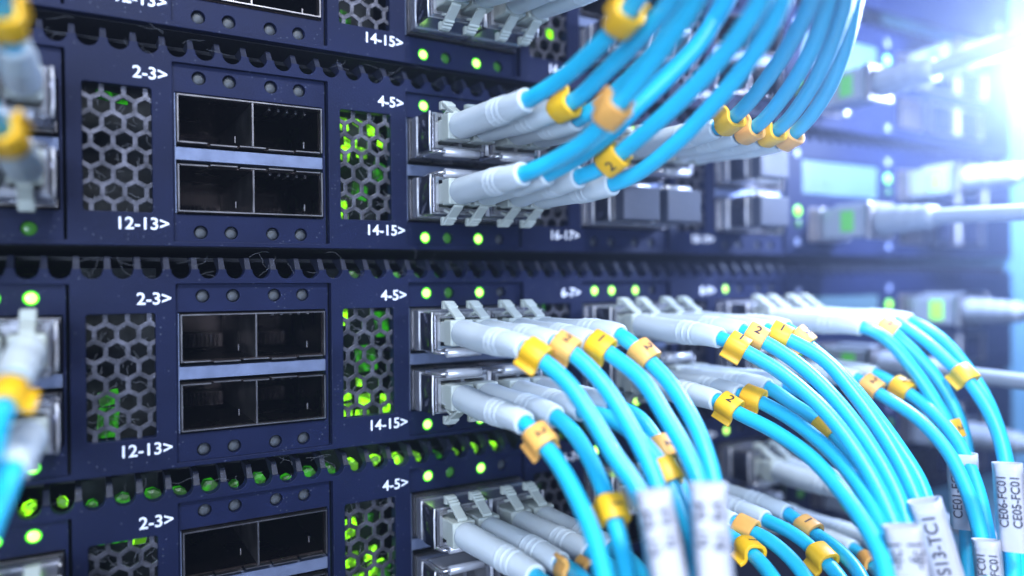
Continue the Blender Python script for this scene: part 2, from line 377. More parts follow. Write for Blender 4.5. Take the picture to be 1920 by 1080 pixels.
for sw in (1, 2, 3, 4):
    sl = SL[sw]
    S = thing('network_switch', SWLABEL[sw], 'network switch', (0, 0, -(sw-2)*U + DZ[sw] - 60*sl), 'stacked network switches', math.atan(-sl))
    link('faceplate', FACE, S)
    # chassis: open-fronted dark box behind the faceplate
    mb = MB(); mb.box(XL, XR, 2.7, 130, ZBOT-.2, ZBOT+.8); mb.box(XL, XR, 9, 130, ZTOP-.7, ZTOP+.1); mb.box(XL, XR, 130, 131, ZBOT, ZTOP); mb.box(XL-1, XL, 2.7, 130, ZBOT, ZTOP); mb.box(XR, XR+1, 2.7, 130, ZBOT, ZTOP)
    mb.build('chassis', DARK, S)
    for g in groups():
        o = (g-1)*PITCH
        if g: link('inner_wall', INW, S, (o, 0, 0))
    for x in NOTCHX[:-1]: link('rib', RIB, S, (x + TP/2, 0, 0))
    for g in groups():
        o = (g-1)*PITCH
        if sw == 4 and False: continue
        p = link('port_panel', PANEL, S, (o, .95, 0))
        for r in ('t', 'b'):
            st = LIT.get((sw, g, r), (0, 0, 0, 0))
            if (sw, r) in ((1, 't'), (4, 'b')): continue
            for x, s in zip(LEDX, st): led(p, x, LEDZ[r], .45 if s == 1 else .95, s)
        for row in ('u', 'l'):
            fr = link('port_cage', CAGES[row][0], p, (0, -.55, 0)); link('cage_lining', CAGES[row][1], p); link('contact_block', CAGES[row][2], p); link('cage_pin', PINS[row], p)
        link('cage_spacer', SPACER, p)
        if g:
            link('vent_grille', GRI, S, (o, 1.0, 0))
            for r, zz in (('t', 41.0), ('b', 11.15)):
                if (sw, r) in ((1, 't'), (4, 'b')): continue
                t = link('port_number', NUMM[(r, g)], S, (o-5.9 if g == 1 else o-5.6, -.03, zz)); t.rotation_euler = (math.pi/2, 0, 0)
    # management ports at the far end
    pl = MB().box(186, 226.5, .2, 2, 27.4, 38.6).box(198, 200.4, -.1, .2, 30.5, 32.5).build('label_tab', PALE, S, bevel=.3)
    for x, z in ((188.8, 11.3), (238.3, 27.3), (238.3, 11.3)): link('ethernet_jack', JACK, S, (x, 0, z))
    for g in range(2):
        o = link('led', LEDFAR if sw != 4 else LEDM[2], S, (183.2 + 49.2*g, -.2, 21.5 + 13.6*g)); o.scale = (1.45, 1, 1.45)
    for x, z in ((183, 11.2), (183.2, 40.6), (232.6, 41.2), (232.6, 10.5)):
        t = MB().box(x-1.2, x+1.2, -.05, .05, z-1.1, z+1.1).build('port_mark', MARK, S)
    for x, z in ((258.3, 27.3), (258.3, 11.3), (278.3, 27.3), (278.3, 11.3)):
        link('ethernet_jack', JACK, S, (x, -1.2, z))
    for x, z, w_, h_ in ((207.5, 17, 1.4, 10), (256.2, 33, 1.2, 10.5), (276.3, 33, 1.2, 10.5), (276.3, 17, 1.2, 10.5), (296, 33, 1.2, 10.5)):
        MB().box(x-w_/2, x+w_/2, -1.6, .3, z-h_/2, z+h_/2).build('shield_tab', SATIN, S, bevel=.3)
    for x, z, m_ in ((183.2, 17.2, 2), (232.4, 30.2, 2)): link('led', LEDM[m_], S, (x, -.6, z))
    # self-lit pieces standing in for LED reflections inside the chassis
    for (x, z, w, h, k) in GLINTS.get(sw, []):
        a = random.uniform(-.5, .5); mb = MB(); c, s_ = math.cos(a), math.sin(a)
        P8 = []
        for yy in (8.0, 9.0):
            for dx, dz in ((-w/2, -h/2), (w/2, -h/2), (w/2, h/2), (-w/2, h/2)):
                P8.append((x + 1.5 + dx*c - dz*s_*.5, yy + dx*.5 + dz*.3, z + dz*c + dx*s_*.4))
        mb.hexa([P8[0], P8[1], P8[5], P8[4], P8[3], P8[2], P8[6], P8[7]]).build('led_glint', GLOW if k else GLOW2, S, bevel=.3)
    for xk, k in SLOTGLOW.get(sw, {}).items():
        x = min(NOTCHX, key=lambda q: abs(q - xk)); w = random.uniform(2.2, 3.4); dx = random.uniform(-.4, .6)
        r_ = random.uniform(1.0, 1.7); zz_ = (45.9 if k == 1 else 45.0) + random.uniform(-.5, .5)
        MB().tube([(x+dx, 3.6, zz_), (x+dx, 3.9, zz_), (x+dx, 6.5, zz_)], [r_*.5, r_, r_], 7, True, (random.uniform(-1, 1), 0, 1), 1., random.uniform(.55, 1.)).build('led_glint', GLOW if k == 1 else GLOW2, S)
    # dust fibres caught in the grilles and along the notches
    if sw > 1:
        rnd = random.Random(sw); mb = MB()
        for g in (1, 2, 3):
            o = (g-1)*PITCH
            for k in range(46):
                x = o - 21 + rnd.random()*12; z = 14 + rnd.random()*24; y = rnd.uniform(1.0, 2.2); pts = []
                a = rnd.random()*6.3; L = rnd.uniform(.5, 1.5)
                for i in range(5): pts.append((x, y, z)); x += math.cos(a)*L*.6; z += math.sin(a)*L*.6; y += rnd.uniform(-.15, .15); a += rnd.uniform(-.8, .8)
                mb.tube(pts, .028, 4, False)
        for k in range(40):
            x = rnd.uniform(-30, 100); z = rnd.uniform(45, 50); y = rnd.uniform(-.1, 1.2); a = rnd.random()*6.3; pts = []
            for i in range(7): pts.append((x, y, z)); x += math.cos(a)*.8; z += math.sin(a)*.5; a += rnd.uniform(-.6, .6)
            mb.tube(pts, .016, 4, False)
        d = mb.build('dust_fibres', FIBRE, S); d['kind'] = 'stuff'

# ------------------------------------------------------------------ transceivers, dust plugs
OFFX = (-.1, 6.15, 14.6, 20.8); ZR = {'u': 32.9, 'l': 18.8}
def port_no(g, row, pair): return (g-1)*2 + 2 + pair + (10 if row == 'l' else 0)
def transceiver_parts():
    """origin at the cage mouth centre, nose towards -y, bail on the -z side"""
    W, H, N = 13.5, 8.7, 12.0; D = {}
    mb = MB()
    mb.box(-W/2, W/2, -N+1.2, 30, -H/2, -H/2+.5); mb.box(-W/2, W/2, -N+1.2, 30, H/2-.5, H/2)      # shell: four walls
    mb.box(-W/2, -W/2+.5, -N+1.2, 30, -H/2+.5, H/2-.5); mb.box(W/2-.5, W/2, -N+1.2, 30, -H/2+.5, H/2-.5)
    D['shell'] = mb.data('shell', CHROME)
    mb = MB(); a, b = W/2+.35, H/2+.3                                                             # sprung collar just outside the cage
    for (x0, x1, z0, z1) in ((-a, a, b-.3, b), (-a, a, -b, -b+.3), (-a, -a+.35, -b+.3, b-.3), (a-.35, a, -b+.3, b-.3)): mb.box(x0, x1, -3.4, -1.0, z0, z1)
    D['collar'] = mb.data('collar', CHROME)
    mb = MB()                                                                                      # bowed side plates
    for s in (-1, 1):
        n0 = len(mb.v)
        for i in range(7):
            t = i/6; y = -4.2 - t*7.0; x = s*(W/2 + .25 + .75*math.sin(math.pi*t)**.7)
            for xx in (x, x - s*.5):
                for z in (-H/2+.2, H/2-.2): mb.v.append((xx, y, z))
        for i in range(6):
            q = n0 + 4*i
            mb.f += [(q, q+1, q+5, q+4), (q+2, q+6, q+7, q+3), (q, q+4, q+6, q+2), (q+1, q+3, q+7, q+5)]
        mb.f += [(n0, n0+2, n0+3, n0+1), (n0+24, n0+25, n0+27, n0+26)]
    D['side_plate'] = mb.data('side_plate', DCHROME, True)
    mb = MB()
    for s in (-1, 1):
        for y, dx in ((-4.2, .3), (-11.2, .3)): mb.tube([(s*(W/2+dx), y, -H/2-.1), (s*(W/2+dx+.1), y, -H/4), (s*(W/2+dx+.1), y, H/4), (s*(W/2+dx), y, H/2+.1)], .24, 8)
    D['side_rim'] = mb.data('side_rim', SATIN, True)
    mb = MB(); y0, y1 = -N, -N+6                                                                   # receptacle: frame with two bays
    mb.box(-W/2+.55, W/2-.55, y0, y1, H/2-1.3, H/2-.55); mb.box(-W/2+.55, W/2-.55, y0, y1, -H/2+.55, -H/2+1.2)
    mb.box(-W/2+.55, -W/2+1.3, y0, y1, -H/2+1.2, H/2-1.3); mb.box(W/2-1.3, W/2-.55, y0, y1, -H/2+1.2, H/2-1.3); mb.box(-.45, .45, y0, y1, -H/2+1.2, H/2-1.3)
    D['receptacle'] = mb.data('receptacle', CHROME)
    D['bore'] = MB().box(-W/2+1.3, W/2-1.3, y1, y1+1, -H/2+1.2, H/2-1.3).data('bore', RECEP)
    mb = MB(); zb = -H/2 - .35                                                                      # wire bail
    pts = [(-W/2+.8, -5, zb+.2), (-W/2+.8, -11.6, zb), (-W/2+1.4, -12.6, zb), (W/2-1.4, -12.6, zb), (W/2-.8, -11.6, zb), (W/2-.8, -5, zb+.2)]
    mb.tube(resample(catmull(pts, 6), .6), .42, 8)
    D['bail'] = mb.data('bail', CHROME, True)
    mb = MB(); mb.tube([(-W/2+2.4, -12.6, zb), (-W/2+2.5, -12.6, zb), (W/2-2.5, -12.6, zb), (W/2-2.4, -12.6, zb)], [.7, 1.05, 1.05, .7], 12)
    D['bail_sleeve'] = mb.data('bail_sleeve', SATIN, True)
    mb = MB().box(-W/2+1.2, W/2-1.2, -11, -4.5, zb-.15, zb+.25).box(-1.4, 1.4, -11.8, -11, zb-.3, zb+.4)
    D['release_tab'] = mb.data('release_tab', SATIN)
    return D
TR = transceiver_parts()
def transceiver(sw, g, row, pair, label):
    x = (g-1)*PITCH + (OFFX[0]+OFFX[1])/2 + pair*14.67
    t = thing('transceiver', label, 'transceiver', (x, 0, zworld(sw, x, ZR[row])), 'pluggable transceivers in the ports')
    if row == 'l': t.rotation_euler = (0, math.pi, 0)
    for k in TR: link(k, TR[k], t)
    return t
def plug_mesh():
    return MB().box(-6.1, 6.1, -15.6, -12.1, -4.3, 4.3).box(-5.2, 5.2, -12.1, -9, -3.0, 3.0)
PLUGM = plug_mesh().data('dust_plug', PLUGGREY)
PLUGLAB = {(3,'l',0): 'dark grey dust plug, left of the two side by side below the peach rings', (3,'l',1): 'dark grey dust plug, right of the two side by side below the peach rings',
           (4,'u',0): 'blurred dark grey dust plug in the far block, upper one', (4,'l',0): 'blurred dark grey dust plug in the far block, lower one'}
BLOCK = {0: 'left-edge', 2: 'near cabled', 3: 'middle cabled', 4: 'far cabled'}
def dust_plug(sw, g, row, pair):
    x = (g-1)*PITCH + (OFFX[0]+OFFX[1])/2 + pair*14.67
    o = link('dust_plug', PLUGM, None, (x, 0, zworld(sw, x, ZR[row])))
    b = o.modifiers.new('bevel', 'BEVEL'); b.width = .4*MM; b.segments = 2
    tag(o, PLUGLAB[(g, row, pair)], 'dust plug', 'dust plugs')
PORTS = [(1,2,'l',0),(1,2,'l',1),(1,3,'l',0),(1,3,'l',1),(2,2,'u',0),(2,2,'u',1),(2,2,'l',0),(2,2,'l',1),(2,3,'u',0),(2,3,'u',1),(2,3,'l',0),(2,3,'l',1),(2,4,'u',0),(2,4,'l',0),
         (3,2,'u',0),(3,2,'u',1),(3,2,'l',0),(3,2,'l',1),(3,3,'u',0),(3,3,'u',1),(3,3,'l',0),(3,3,'l',1),(3,4,'u',0),(3,4,'u',1),(3,4,'l',0),
         (4,2,'u',0),(4,2,'u',1),(4,2,'l',0),(4,2,'l',1),(4,3,'u',0),(4,3,'u',1),(4,4,'u',0),(4,4,'l',0),
         (2,0,'u',1),(2,0,'l',1),(3,0,'u',1),(3,0,'l',1),(4,0,'u',1)]
for (sw, g, row, pair) in PORTS:
    lab = f'silver transceiver, {"right" if pair else "left"} bay, {"upper" if row=="u" else "lower"} row of the {BLOCK[g]} block, {ORD[sw]} switch'
    transceiver(sw, g, row, pair, lab)
for a in ((2,3,'l',0),(2,3,'l',1),(2,4,'u',0),(2,4,'l',0)): dust_plug(*a)

# ------------------------------------------------------------------ fibre cords (world millimetres)
CORDS = [
 {'sw': 1, 'g': 2, 'row': 'l', 'pair': 0, 'f': [{'i': 0, 'b': (50.16, 0.0, 62.77), 'e': (50.17, -46.0, 58.02), 'p': [(49.5, -56.75, 57.5), (46.76, -66.95, 57.87)], 'r': []}, {'i': 1, 'b': (56.41, 0.0, 62.74), 'e': (55.49, -46.0, 57.62), 'p': [(54.05, -56.68, 57.14), (50.88, -67.06, 57.11)], 'r': []}], 'label': 'left fibre cord on the top switch, boots rising out of the picture', 's': None},
 {'sw': 1, 'g': 2, 'row': 'l', 'pair': 1, 'f': [{'i': 2, 'b': (64.86, 0.0, 62.69), 'e': (62.92, -46.0, 58.82), 'p': [(60.92, -56.92, 57.59), (56.61, -68.11, 57.15)], 'r': []}, {'i': 3, 'b': (71.06, 0.0, 62.66), 'e': (70.76, -46.0, 59.13), 'p': [(67.91, -55.94, 57.98), (62.69, -67.05, 57.22)], 'r': []}], 'label': 'right fibre cord on the top switch, latches hanging beside the vent', 's': None},
 {'sw': 2, 'g': 2, 'row': 'u', 'pair': 0, 'f': [{'i': 0, 'b': (50.16, 0.0, 32.9), 'e': (50.43, -46.0, 32.69), 'p': [(52.01, -54.25, 34.57), (52.65, -62.13, 36.97), (52.42, -70.29, 39.64), (51.38, -76.73, 41.91), (49.43, -82.55, 44.12)], 'r': [((51.74, -71.43, 40.6), 'y', '')]}, {'i': 1, 'b': (56.41, 0.0, 32.9), 'e': (56.72, -46.0, 31.6), 'p': [(57.78, -51.82, 32.67), (58.01, -59.54, 35.47), (57.59, -69.34, 38.61), (56.15, -78.73, 41.31), (54.0, -85.25, 43.3)], 'r': [((57.74, -48.59, 30.67), 'y', '')]}], 'label': 'leftmost rising blue fibre cord, second switch, yellow ring high up at the top edge', 's': None},
 {'sw': 2, 'g': 2, 'row': 'u', 'pair': 1, 'f': [{'i': 2, 'b': (64.86, 0.0, 32.9), 'e': (61.92, -46.0, 30.41), 'p': [(63.78, -50.36, 32.37), (65.78, -56.34, 35.84), (67.38, -63.57, 40.7), (67.53, -69.86, 45.9), (66.48, -73.97, 50.03)], 'r': []}, {'i': 3, 'b': (71.06, 0.0, 32.9), 'e': (68.39, -46.0, 30.44), 'p': [(70.3, -51.09, 32.54), (72.25, -58.07, 36.26), (73.68, -66.3, 41.09), (73.34, -73.22, 46.3), (71.98, -77.21, 49.95)], 'r': []}], 'label': 'shaded blue fibre cord behind the square peach ring, second switch upper row', 's': None},
 {'sw': 2, 'g': 2, 'row': 'l', 'pair': 0, 'f': [{'i': 0, 'b': (50.16, 0.0, 18.8), 'e': (49.43, -46.0, 18.88), 'p': [(51.85, -52.53, 20.65), (53.85, -59.5, 23.26), (54.46, -65.0, 26.54), (54.83, -71.17, 30.01), (54.61, -77.72, 33.7), (53.59, -85.6, 37.8), (51.83, -90.95, 40.74)], 'r': [((54.05, -65.26, 27.32), 'o', '')]}, {'i': 1, 'b': (56.41, 0.0, 18.8), 'e': (54.75, -46.0, 19.32), 'p': [(58.03, -49.57, 21.55), (61.69, -53.79, 24.93), (65.28, -58.35, 29.78), (68.94, -63.13, 34.8), (72.48, -68.15, 40.57), (74.22, -71.9, 46.9), (74.85, -74.25, 51.64)], 'r': []}], 'label': 'rising blue fibre cord carrying the square peach ring, second switch lower row', 's': None},
 {'sw': 2, 'g': 2, 'row': 'l', 'pair': 1, 'f': [{'i': 2, 'b': (64.86, 0.0, 18.8), 'e': (62.15, -46.0, 19.19), 'p': [(63.63, -49.51, 20.15), (65.46, -55.29, 23.03), (67.33, -63.43, 27.54), (68.45, -71.49, 32.09), (68.53, -79.12, 36.66), (67.42, -85.79, 41.02), (65.79, -89.86, 44.01)], 'r': [((65.06, -52.92, 21.08), 'y', '2')]}, {'i': 3, 'b': (71.06, 0.0, 18.8), 'e': (70.23, -46.0, 18.21), 'p': [(72.22, -50.99, 19.8), (74.29, -58.55, 23.92), (75.37, -65.75, 28.58), (75.69, -73.61, 33.87), (74.84, -80.08, 38.65), (73.3, -84.78, 42.44), (71.15, -88.36, 45.66)], 'r': []}], 'label': 'rising blue fibre cord with open yellow ring at its boot, second switch lower row', 's': None},
 {'sw': 2, 'g': 3, 'row': 'u', 'pair': 0, 'f': [{'i': 0, 'b': (100.43, 0.0, 32.9), 'e': (99.13, -46.0, 32.13), 'p': [(98.44, -52.72, 33.96), (95.36, -62.7, 38.12), (90.42, -72.78, 42.31), (84.56, -81.52, 45.58), (80.17, -86.69, 47.28)], 'r': [((98.76, -49.75, 33.23), 'y', '')]}, {'i': 1, 'b': (106.68, 0.0, 32.9), 'e': (105.73, -46.0, 31.34), 'p': [(105.52, -52.04, 32.55), (102.37, -62.44, 37.47), (97.08, -72.21, 42.52), (90.01, -80.57, 46.9), (85.54, -85.2, 48.9)], 'r': [((105.71, -49.07, 31.84), 'o', '')]}], 'label': 'rising blue fibre cord, left pair of the four small rings, middle block, second switch', 's': None},
 {'sw': 2, 'g': 3, 'row': 'u', 'pair': 1, 'f': [{'i': 2, 'b': (115.13, 0.0, 32.9), 'e': (113.14, -46.0, 31.29), 'p': [(112.38, -52.29, 32.71), (107.85, -63.28, 37.95), (100.77, -73.49, 43.22), (93.11, -81.87, 47.03), (87.8, -86.53, 48.87)], 'r': [((112.94, -48.89, 31.73), 'y', '')]}, {'i': 3, 'b': (121.33, 0.0, 32.9), 'e': (119.23, -46.0, 30.97), 'p': [(118.34, -52.33, 32.8), (114.2, -62.07, 37.89), (106.97, -71.66, 43.66), (97.9, -80.19, 48.47), (92.59, -84.7, 50.5)], 'r': [((119.01, -48.88, 31.56), 'o', '')]}], 'label': 'rightmost rising blue fibre cord, middle block of the second switch', 's': None},
 {'sw': 3, 'g': 2, 'row': 'u', 'pair': 0, 'f': [{'i': 0, 'b': (50.16, 0.0, -12.07), 'e': (49.24, -46.0, -13.61), 'p': [(51.26, -49.54, -15.91), (53.31, -53.85, -19.49), (54.8, -58.9, -25.09), (55.79, -63.79, -30.77), (56.73, -67.88, -34.95), (56.72, -70.76, -38.62), (53.98, -76.63, -48.1)], 'r': [((50.05, -47.48, -14.73), 'y', '')]}, {'i': 1, 'b': (56.41, 0.0, -12.09), 'e': (55.78, -46.0, -12.86), 'p': [(58.05, -49.72, -15.13), (60.35, -54.77, -19.94), (61.8, -60.19, -26.55), (62.37, -64.3, -31.98), (62.17, -67.46, -36.76), (60.44, -71.11, -43.52), (58.86, -74.87, -49.77)], 'r': [((57.07, -48.01, -13.9), 'o', '2')]}], 'label': 'blue fibre cord falling into the left one of two blurred white sleeves', 's': {'a': (52.66, -76.9, -32.93), 'b': (53.1, -80.76, -48.46), 'w': 5.4, 't': ['fc1  fc4', 'fs1 fs4'], 'h': 0}},
 {'sw': 3, 'g': 2, 'row': 'u', 'pair': 1, 'f': [{'i': 2, 'b': (64.86, 0.0, -12.13), 'e': (64.29, -46.0, -13.08), 'p': [(66.34, -50.37, -15.57), (68.48, -56.04, -19.64), (69.16, -62.02, -26.08), (69.25, -66.87, -31.43), (68.43, -70.85, -36.45), (65.57, -75.33, -43.24), (62.57, -79.37, -49.02)], 'r': [((65.25, -47.81, -13.84), 'y', '1')]}, {'i': 3, 'b': (71.06, 0.0, -12.15), 'e': (71.58, -46.0, -12.16), 'p': [(73.61, -51.48, -16.33), (75.01, -56.83, -21.06), (75.3, -62.67, -27.59), (74.3, -67.05, -33.45), (72.85, -69.94, -37.79), (69.56, -74.02, -44.36), (66.17, -78.02, -50.27)], 'r': [((73.61, -50.71, -15.14), 'o', '2')]}], 'label': 'blue fibre cord falling into the right one of two blurred white sleeves', 's': {'a': (61.33, -79.68, -32.52), 'b': (60.09, -82.56, -49.39), 'w': 5.6, 't': ['fs1  fs4', 'fb1  fb4'], 'h': 0}},
 {'sw': 3, 'g': 2, 'row': 'l', 'pair': 0, 'f': [{'i': 0, 'b': (50.16, 0.0, -26.17), 'e': (49.06, -46.0, -27.44), 'p': [(49.93, -50.08, -30.08), (50.51, -54.83, -33.44), (50.34, -60.92, -38.31), (49.48, -66.05, -42.54), (47.64, -71.18, -46.95), (46.03, -74.28, -49.61)], 'r': [((50.07, -50.04, -29.82), 'o', '2')]}, {'i': 1, 'b': (56.41, 0.0, -26.19), 'e': (55.96, -46.0, -26.96), 'p': [(57.07, -49.98, -29.35), (57.37, -54.97, -33.66), (56.88, -59.31, -37.87), (56.29, -62.26, -40.75), (54.91, -66.23, -44.81), (52.96, -70.61, -49.12), (51.71, -73.0, -51.37)], 'r': [((56.42, -61.95, -40.4), 'y', '1')]}], 'label': 'blue fibre cord with orange ring at its boot, leftmost of those falling', 's': None},
 {'sw': 3, 'g': 2, 'row': 'l', 'pair': 1, 'f': [{'i': 2, 'b': (64.86, 0.0, -26.23), 'e': (62.2, -46.0, -26.24), 'p': [(65.29, -51.5, -27.58), (67.46, -56.62, -30.69), (68.54, -60.89, -34.42), (68.46, -65.33, -39.62), (67.63, -69.79, -45.23), (65.01, -73.87, -51.46)], 'r': [((69.75, -62.92, -35.32), 'y', '')]}, {'i': 3, 'b': (71.06, 0.0, -26.25), 'e': (69.65, -46.0, -26.11), 'p': [(71.95, -50.56, -27.79), (72.96, -54.78, -31.65), (73.07, -59.3, -36.84), (72.34, -64.16, -42.92), (70.97, -68.12, -48.2), (68.82, -71.48, -53.11)], 'r': [((73.45, -56.75, -33.39), 'o', '2')]}], 'label': 'shaded blue fibre cord running behind the two blurred white sleeves', 's': None},
 {'sw': 3, 'g': 3, 'row': 'u', 'pair': 0, 'f': [{'i': 0, 'b': (100.43, 0.0, -12.28), 'e': (99.67, -46.0, -14.03), 'p': [(102.16, -50.94, -16.74), (105.33, -58.07, -21.2), (107.79, -66.44, -28.28), (108.26, -73.14, -35.65), (107.51, -78.23, -42.1), (105.91, -82.14, -47.72), (102.09, -86.44, -55.15)], 'r': [((101.01, -48.71, -15.68), 'y', '1')]}, {'i': 1, 'b': (106.68, 0.0, -12.3), 'e': (106.5, -46.0, -12.8), 'p': [(108.97, -50.86, -15.36), (111.98, -58.16, -20.53), (113.78, -65.78, -27.87), (113.99, -72.7, -35.94), (112.93, -77.97, -43.0), (110.77, -81.47, -48.79), (106.45, -85.53, -56.41)], 'r': [((107.86, -48.58, -14.03), 'o', '2')]}], 'label': 'blue fibre cord falling into the front white fc1 sleeve at the lower right', 's': {'a': (100.47, -86.56, -44.09), 'b': (100.43, -88.96, -56.66), 'w': 6.1, 't': ['-fc1', '-fc1'], 'h': 3.2}},
 {'sw': 3, 'g': 3, 'row': 'u', 'pair': 1, 'f': [{'i': 2, 'b': (115.13, 0.0, -12.34), 'e': (114.33, -46.0, -12.89), 'p': [(116.79, -50.91, -15.16), (119.45, -57.2, -19.01), (120.58, -63.76, -25.94), (120.68, -70.07, -33.43), (119.87, -75.09, -39.96), (118.27, -78.94, -45.67), (114.08, -84.21, -54.56)], 'r': [((115.61, -48.52, -14.03), 'y', '1')]}, {'i': 3, 'b': (121.33, 0.0, -12.36), 'e': (121.24, -46.0, -12.93), 'p': [(123.1, -50.96, -16.94), (124.86, -56.58, -21.8), (125.9, -63.62, -29.32), (126.02, -70.15, -36.82), (125.41, -74.7, -42.45), (123.92, -77.52, -46.95), (119.36, -82.69, -56.12)], 'r': [((122.23, -48.76, -15.31), 'o', '2')]}], 'label': 'blue fibre cord falling into the white S13-TC1 sleeve', 's': {'a': (113.68, -82.73, -42.77), 'b': (116.06, -86.58, -60.11), 'w': 5.8, 't': ['S13-TC1'], 'h': 3.1}},
 {'sw': 3, 'g': 3, 'row': 'l', 'pair': 0, 'f': [{'i': 0, 'b': (100.43, 0.0, -26.38), 'e': (98.35, -46.0, -27.63), 'p': [(99.55, -50.94, -29.72), (101.25, -58.63, -32.41), (102.05, -67.0, -36.37), (101.1, -74.71, -41.45), (99.38, -80.43, -45.59), (97.1, -84.76, -49.09), (93.65, -88.42, -52.63)], 'r': [((98.75, -48.23, -29.0), 'y', '2')]}, {'i': 1, 'b': (106.68, 0.0, -26.4), 'e': (105.47, -46.0, -26.84), 'p': [(106.95, -51.28, -28.3), (108.38, -59.54, -31.92), (108.44, -68.32, -37.15), (106.56, -75.92, -43.01), (103.31, -81.75, -48.33), (98.6, -86.69, -53.39)], 'r': [((106.27, -48.62, -27.41), 'y', '')]}], 'label': 'blue fibre cord with two yellow rings at its boots, middle block lower row, third switch', 's': None},
 {'sw': 3, 'g': 3, 'row': 'l', 'pair': 1, 'f': [{'i': 2, 'b': (115.13, 0.0, -26.44), 'e': (114.51, -46.0, -26.14), 'p': [(116.36, -51.83, -29.45), (117.77, -56.98, -32.4), (118.42, -63.02, -37.22), (118.05, -69.35, -43.13), (116.22, -75.08, -49.48), (110.85, -80.01, -57.27)], 'r': [((117.98, -58.29, -33.38), 'y', '')]}, {'i': 3, 'b': (121.33, 0.0, -26.46), 'e': (120.88, -46.0, -25.91), 'p': [(122.8, -51.09, -28.31), (124.03, -55.73, -31.44), (124.59, -61.9, -37.01), (124.09, -68.36, -43.67), (121.74, -73.85, -50.78), (116.44, -78.67, -58.89)], 'r': [((123.83, -54.79, -30.71), 'o', '')]}], 'label': 'shaded blue fibre cord, rings half hidden behind brighter cords, middle block, third switch', 's': None},
 {'sw': 3, 'g': 4, 'row': 'u', 'pair': 0, 'f': [{'i': 0, 'b': (150.69, 0.0, -12.48), 'e': (149.75, -46.0, -13.57), 'p': [(153.12, -49.85, -16.35), (156.38, -54.73, -23.5), (158.24, -58.27, -29.85), (159.56, -61.37, -36.07), (159.66, -63.56, -42.16), (159.12, -65.3, -48.13), (156.23, -67.62, -59.7), (152.55, -69.85, -71.87)], 'r': [((160.02, -62.25, -37.66), 'y', '2')]}, {'i': 1, 'b': (156.94, 0.0, -12.51), 'e': (157.3, -46.0, -13.31), 'p': [(160.3, -49.87, -17.37), (163.6, -54.79, -23.98), (165.54, -58.98, -31.72), (165.82, -61.88, -39.27), (164.61, -63.74, -46.63), (160.85, -66.62, -60.8), (156.82, -68.89, -73.13)], 'r': [((158.07, -46.96, -14.27), 'o', '2')]}], 'label': 'blue fibre cord falling into the shaded CE01 sleeve, far block, third switch', 's': {'a': (152.71, -68.56, -41.61), 'b': (152.41, -69.67, -58.45), 'w': 6.2, 't': ['CE01-FC01', 'CE02-FC01'], 'h': 0}},
 {'sw': 3, 'g': 4, 'row': 'u', 'pair': 1, 'f': [{'i': 2, 'b': (165.39, 0.0, -12.54), 'e': (163.75, -46.0, -13.0), 'p': [(165.29, -52.9, -17.43), (165.67, -59.37, -23.03), (165.7, -62.8, -26.0), (164.29, -68.18, -32.33), (161.98, -71.9, -37.79), (158.45, -75.07, -43.5), (148.18, -81.14, -55.64), (139.82, -85.5, -63.67)], 'r': [((165.85, -61.97, -25.05), 'y', '')]}, {'i': 3, 'b': (171.59, 0.0, -12.57), 'e': (170.42, -46.0, -12.96), 'p': [(172.04, -52.47, -16.67), (171.95, -58.57, -22.84), (170.61, -63.99, -29.55), (167.88, -68.51, -36.47), (163.27, -73.06, -44.55), (153.28, -79.44, -57.05), (144.91, -83.87, -65.34)], 'r': []}], 'label': 'rightmost falling blue fibre cord, ending in the CE05-FC01 sleeve', 's': {'a': (140.11, -84.33, -38.95), 'b': (138.92, -86.08, -55.99), 'w': 5.2, 't': ['CE06-FC01', 'CE05-FC01'], 'h': 0}},
 {'sw': 3, 'g': 4, 'row': 'l', 'pair': 0, 'f': [{'i': 0, 'b': (150.69, 0.0, -26.58), 'e': (147.42, -46.0, -26.67), 'p': [(148.33, -52.13, -30.02), (149.06, -60.38, -34.49), (147.88, -67.87, -40.53), (143.99, -74.57, -48.06), (138.38, -80.16, -55.26), (131.16, -85.03, -61.95)], 'r': [((148.03, -49.51, -28.47), 'o', '2')]}, {'i': 1, 'b': (156.94, 0.0, -26.61), 'e': (154.88, -46.0, -25.86), 'p': [(155.92, -52.21, -28.79), (156.16, -59.45, -33.42), (154.63, -66.57, -39.74), (150.25, -72.97, -47.61), (143.62, -78.54, -55.56), (135.42, -84.07, -63.21)], 'r': [((155.96, -52.18, -28.67), 'y', '1')]}], 'label': 'blue fibre cord falling from far block lower row into the short FC01 sleeve, third switch', 's': {'a': (134.07, -83.21, -53.79), 'b': (132.89, -84.92, -65.54), 'w': 4.8, 't': ['FC01', 'FC01'], 'h': 0}},
 {'sw': 4, 'g': 2, 'row': 'u', 'pair': 0, 'f': [{'i': 0, 'b': (50.16, 0.0, -56.18), 'e': (51.02, -46.0, -56.29), 'p': [(49.27, -55.73, -56.19), (45.28, -66.93, -56.37)], 'r': []}, {'i': 1, 'b': (56.41, 0.0, -56.18), 'e': (56.7, -46.0, -55.03), 'p': [(55.49, -53.43, -54.54), (51.86, -63.83, -54.76)], 'r': [((56.31, -50.09, -54.44), 'o', '')]}], 'label': 'fibre cord with an orange ring at the lower edge, near block, bottom switch', 's': None},
 {'sw': 4, 'g': 2, 'row': 'u', 'pair': 1, 'f': [{'i': 2, 'b': (64.86, 0.0, -56.18), 'e': (63.75, -46.0, -54.58), 'p': [(62.99, -53.97, -54.94), (59.8, -63.87, -56.55)], 'r': []}, {'i': 3, 'b': (71.06, 0.0, -56.18), 'e': (69.28, -46.0, -54.59), 'p': [(68.53, -53.43, -55.24), (65.24, -62.44, -57.37)], 'r': []}], 'label': 'fibre cord whose boots pass behind falling blue cables, near block, bottom switch', 's': None},
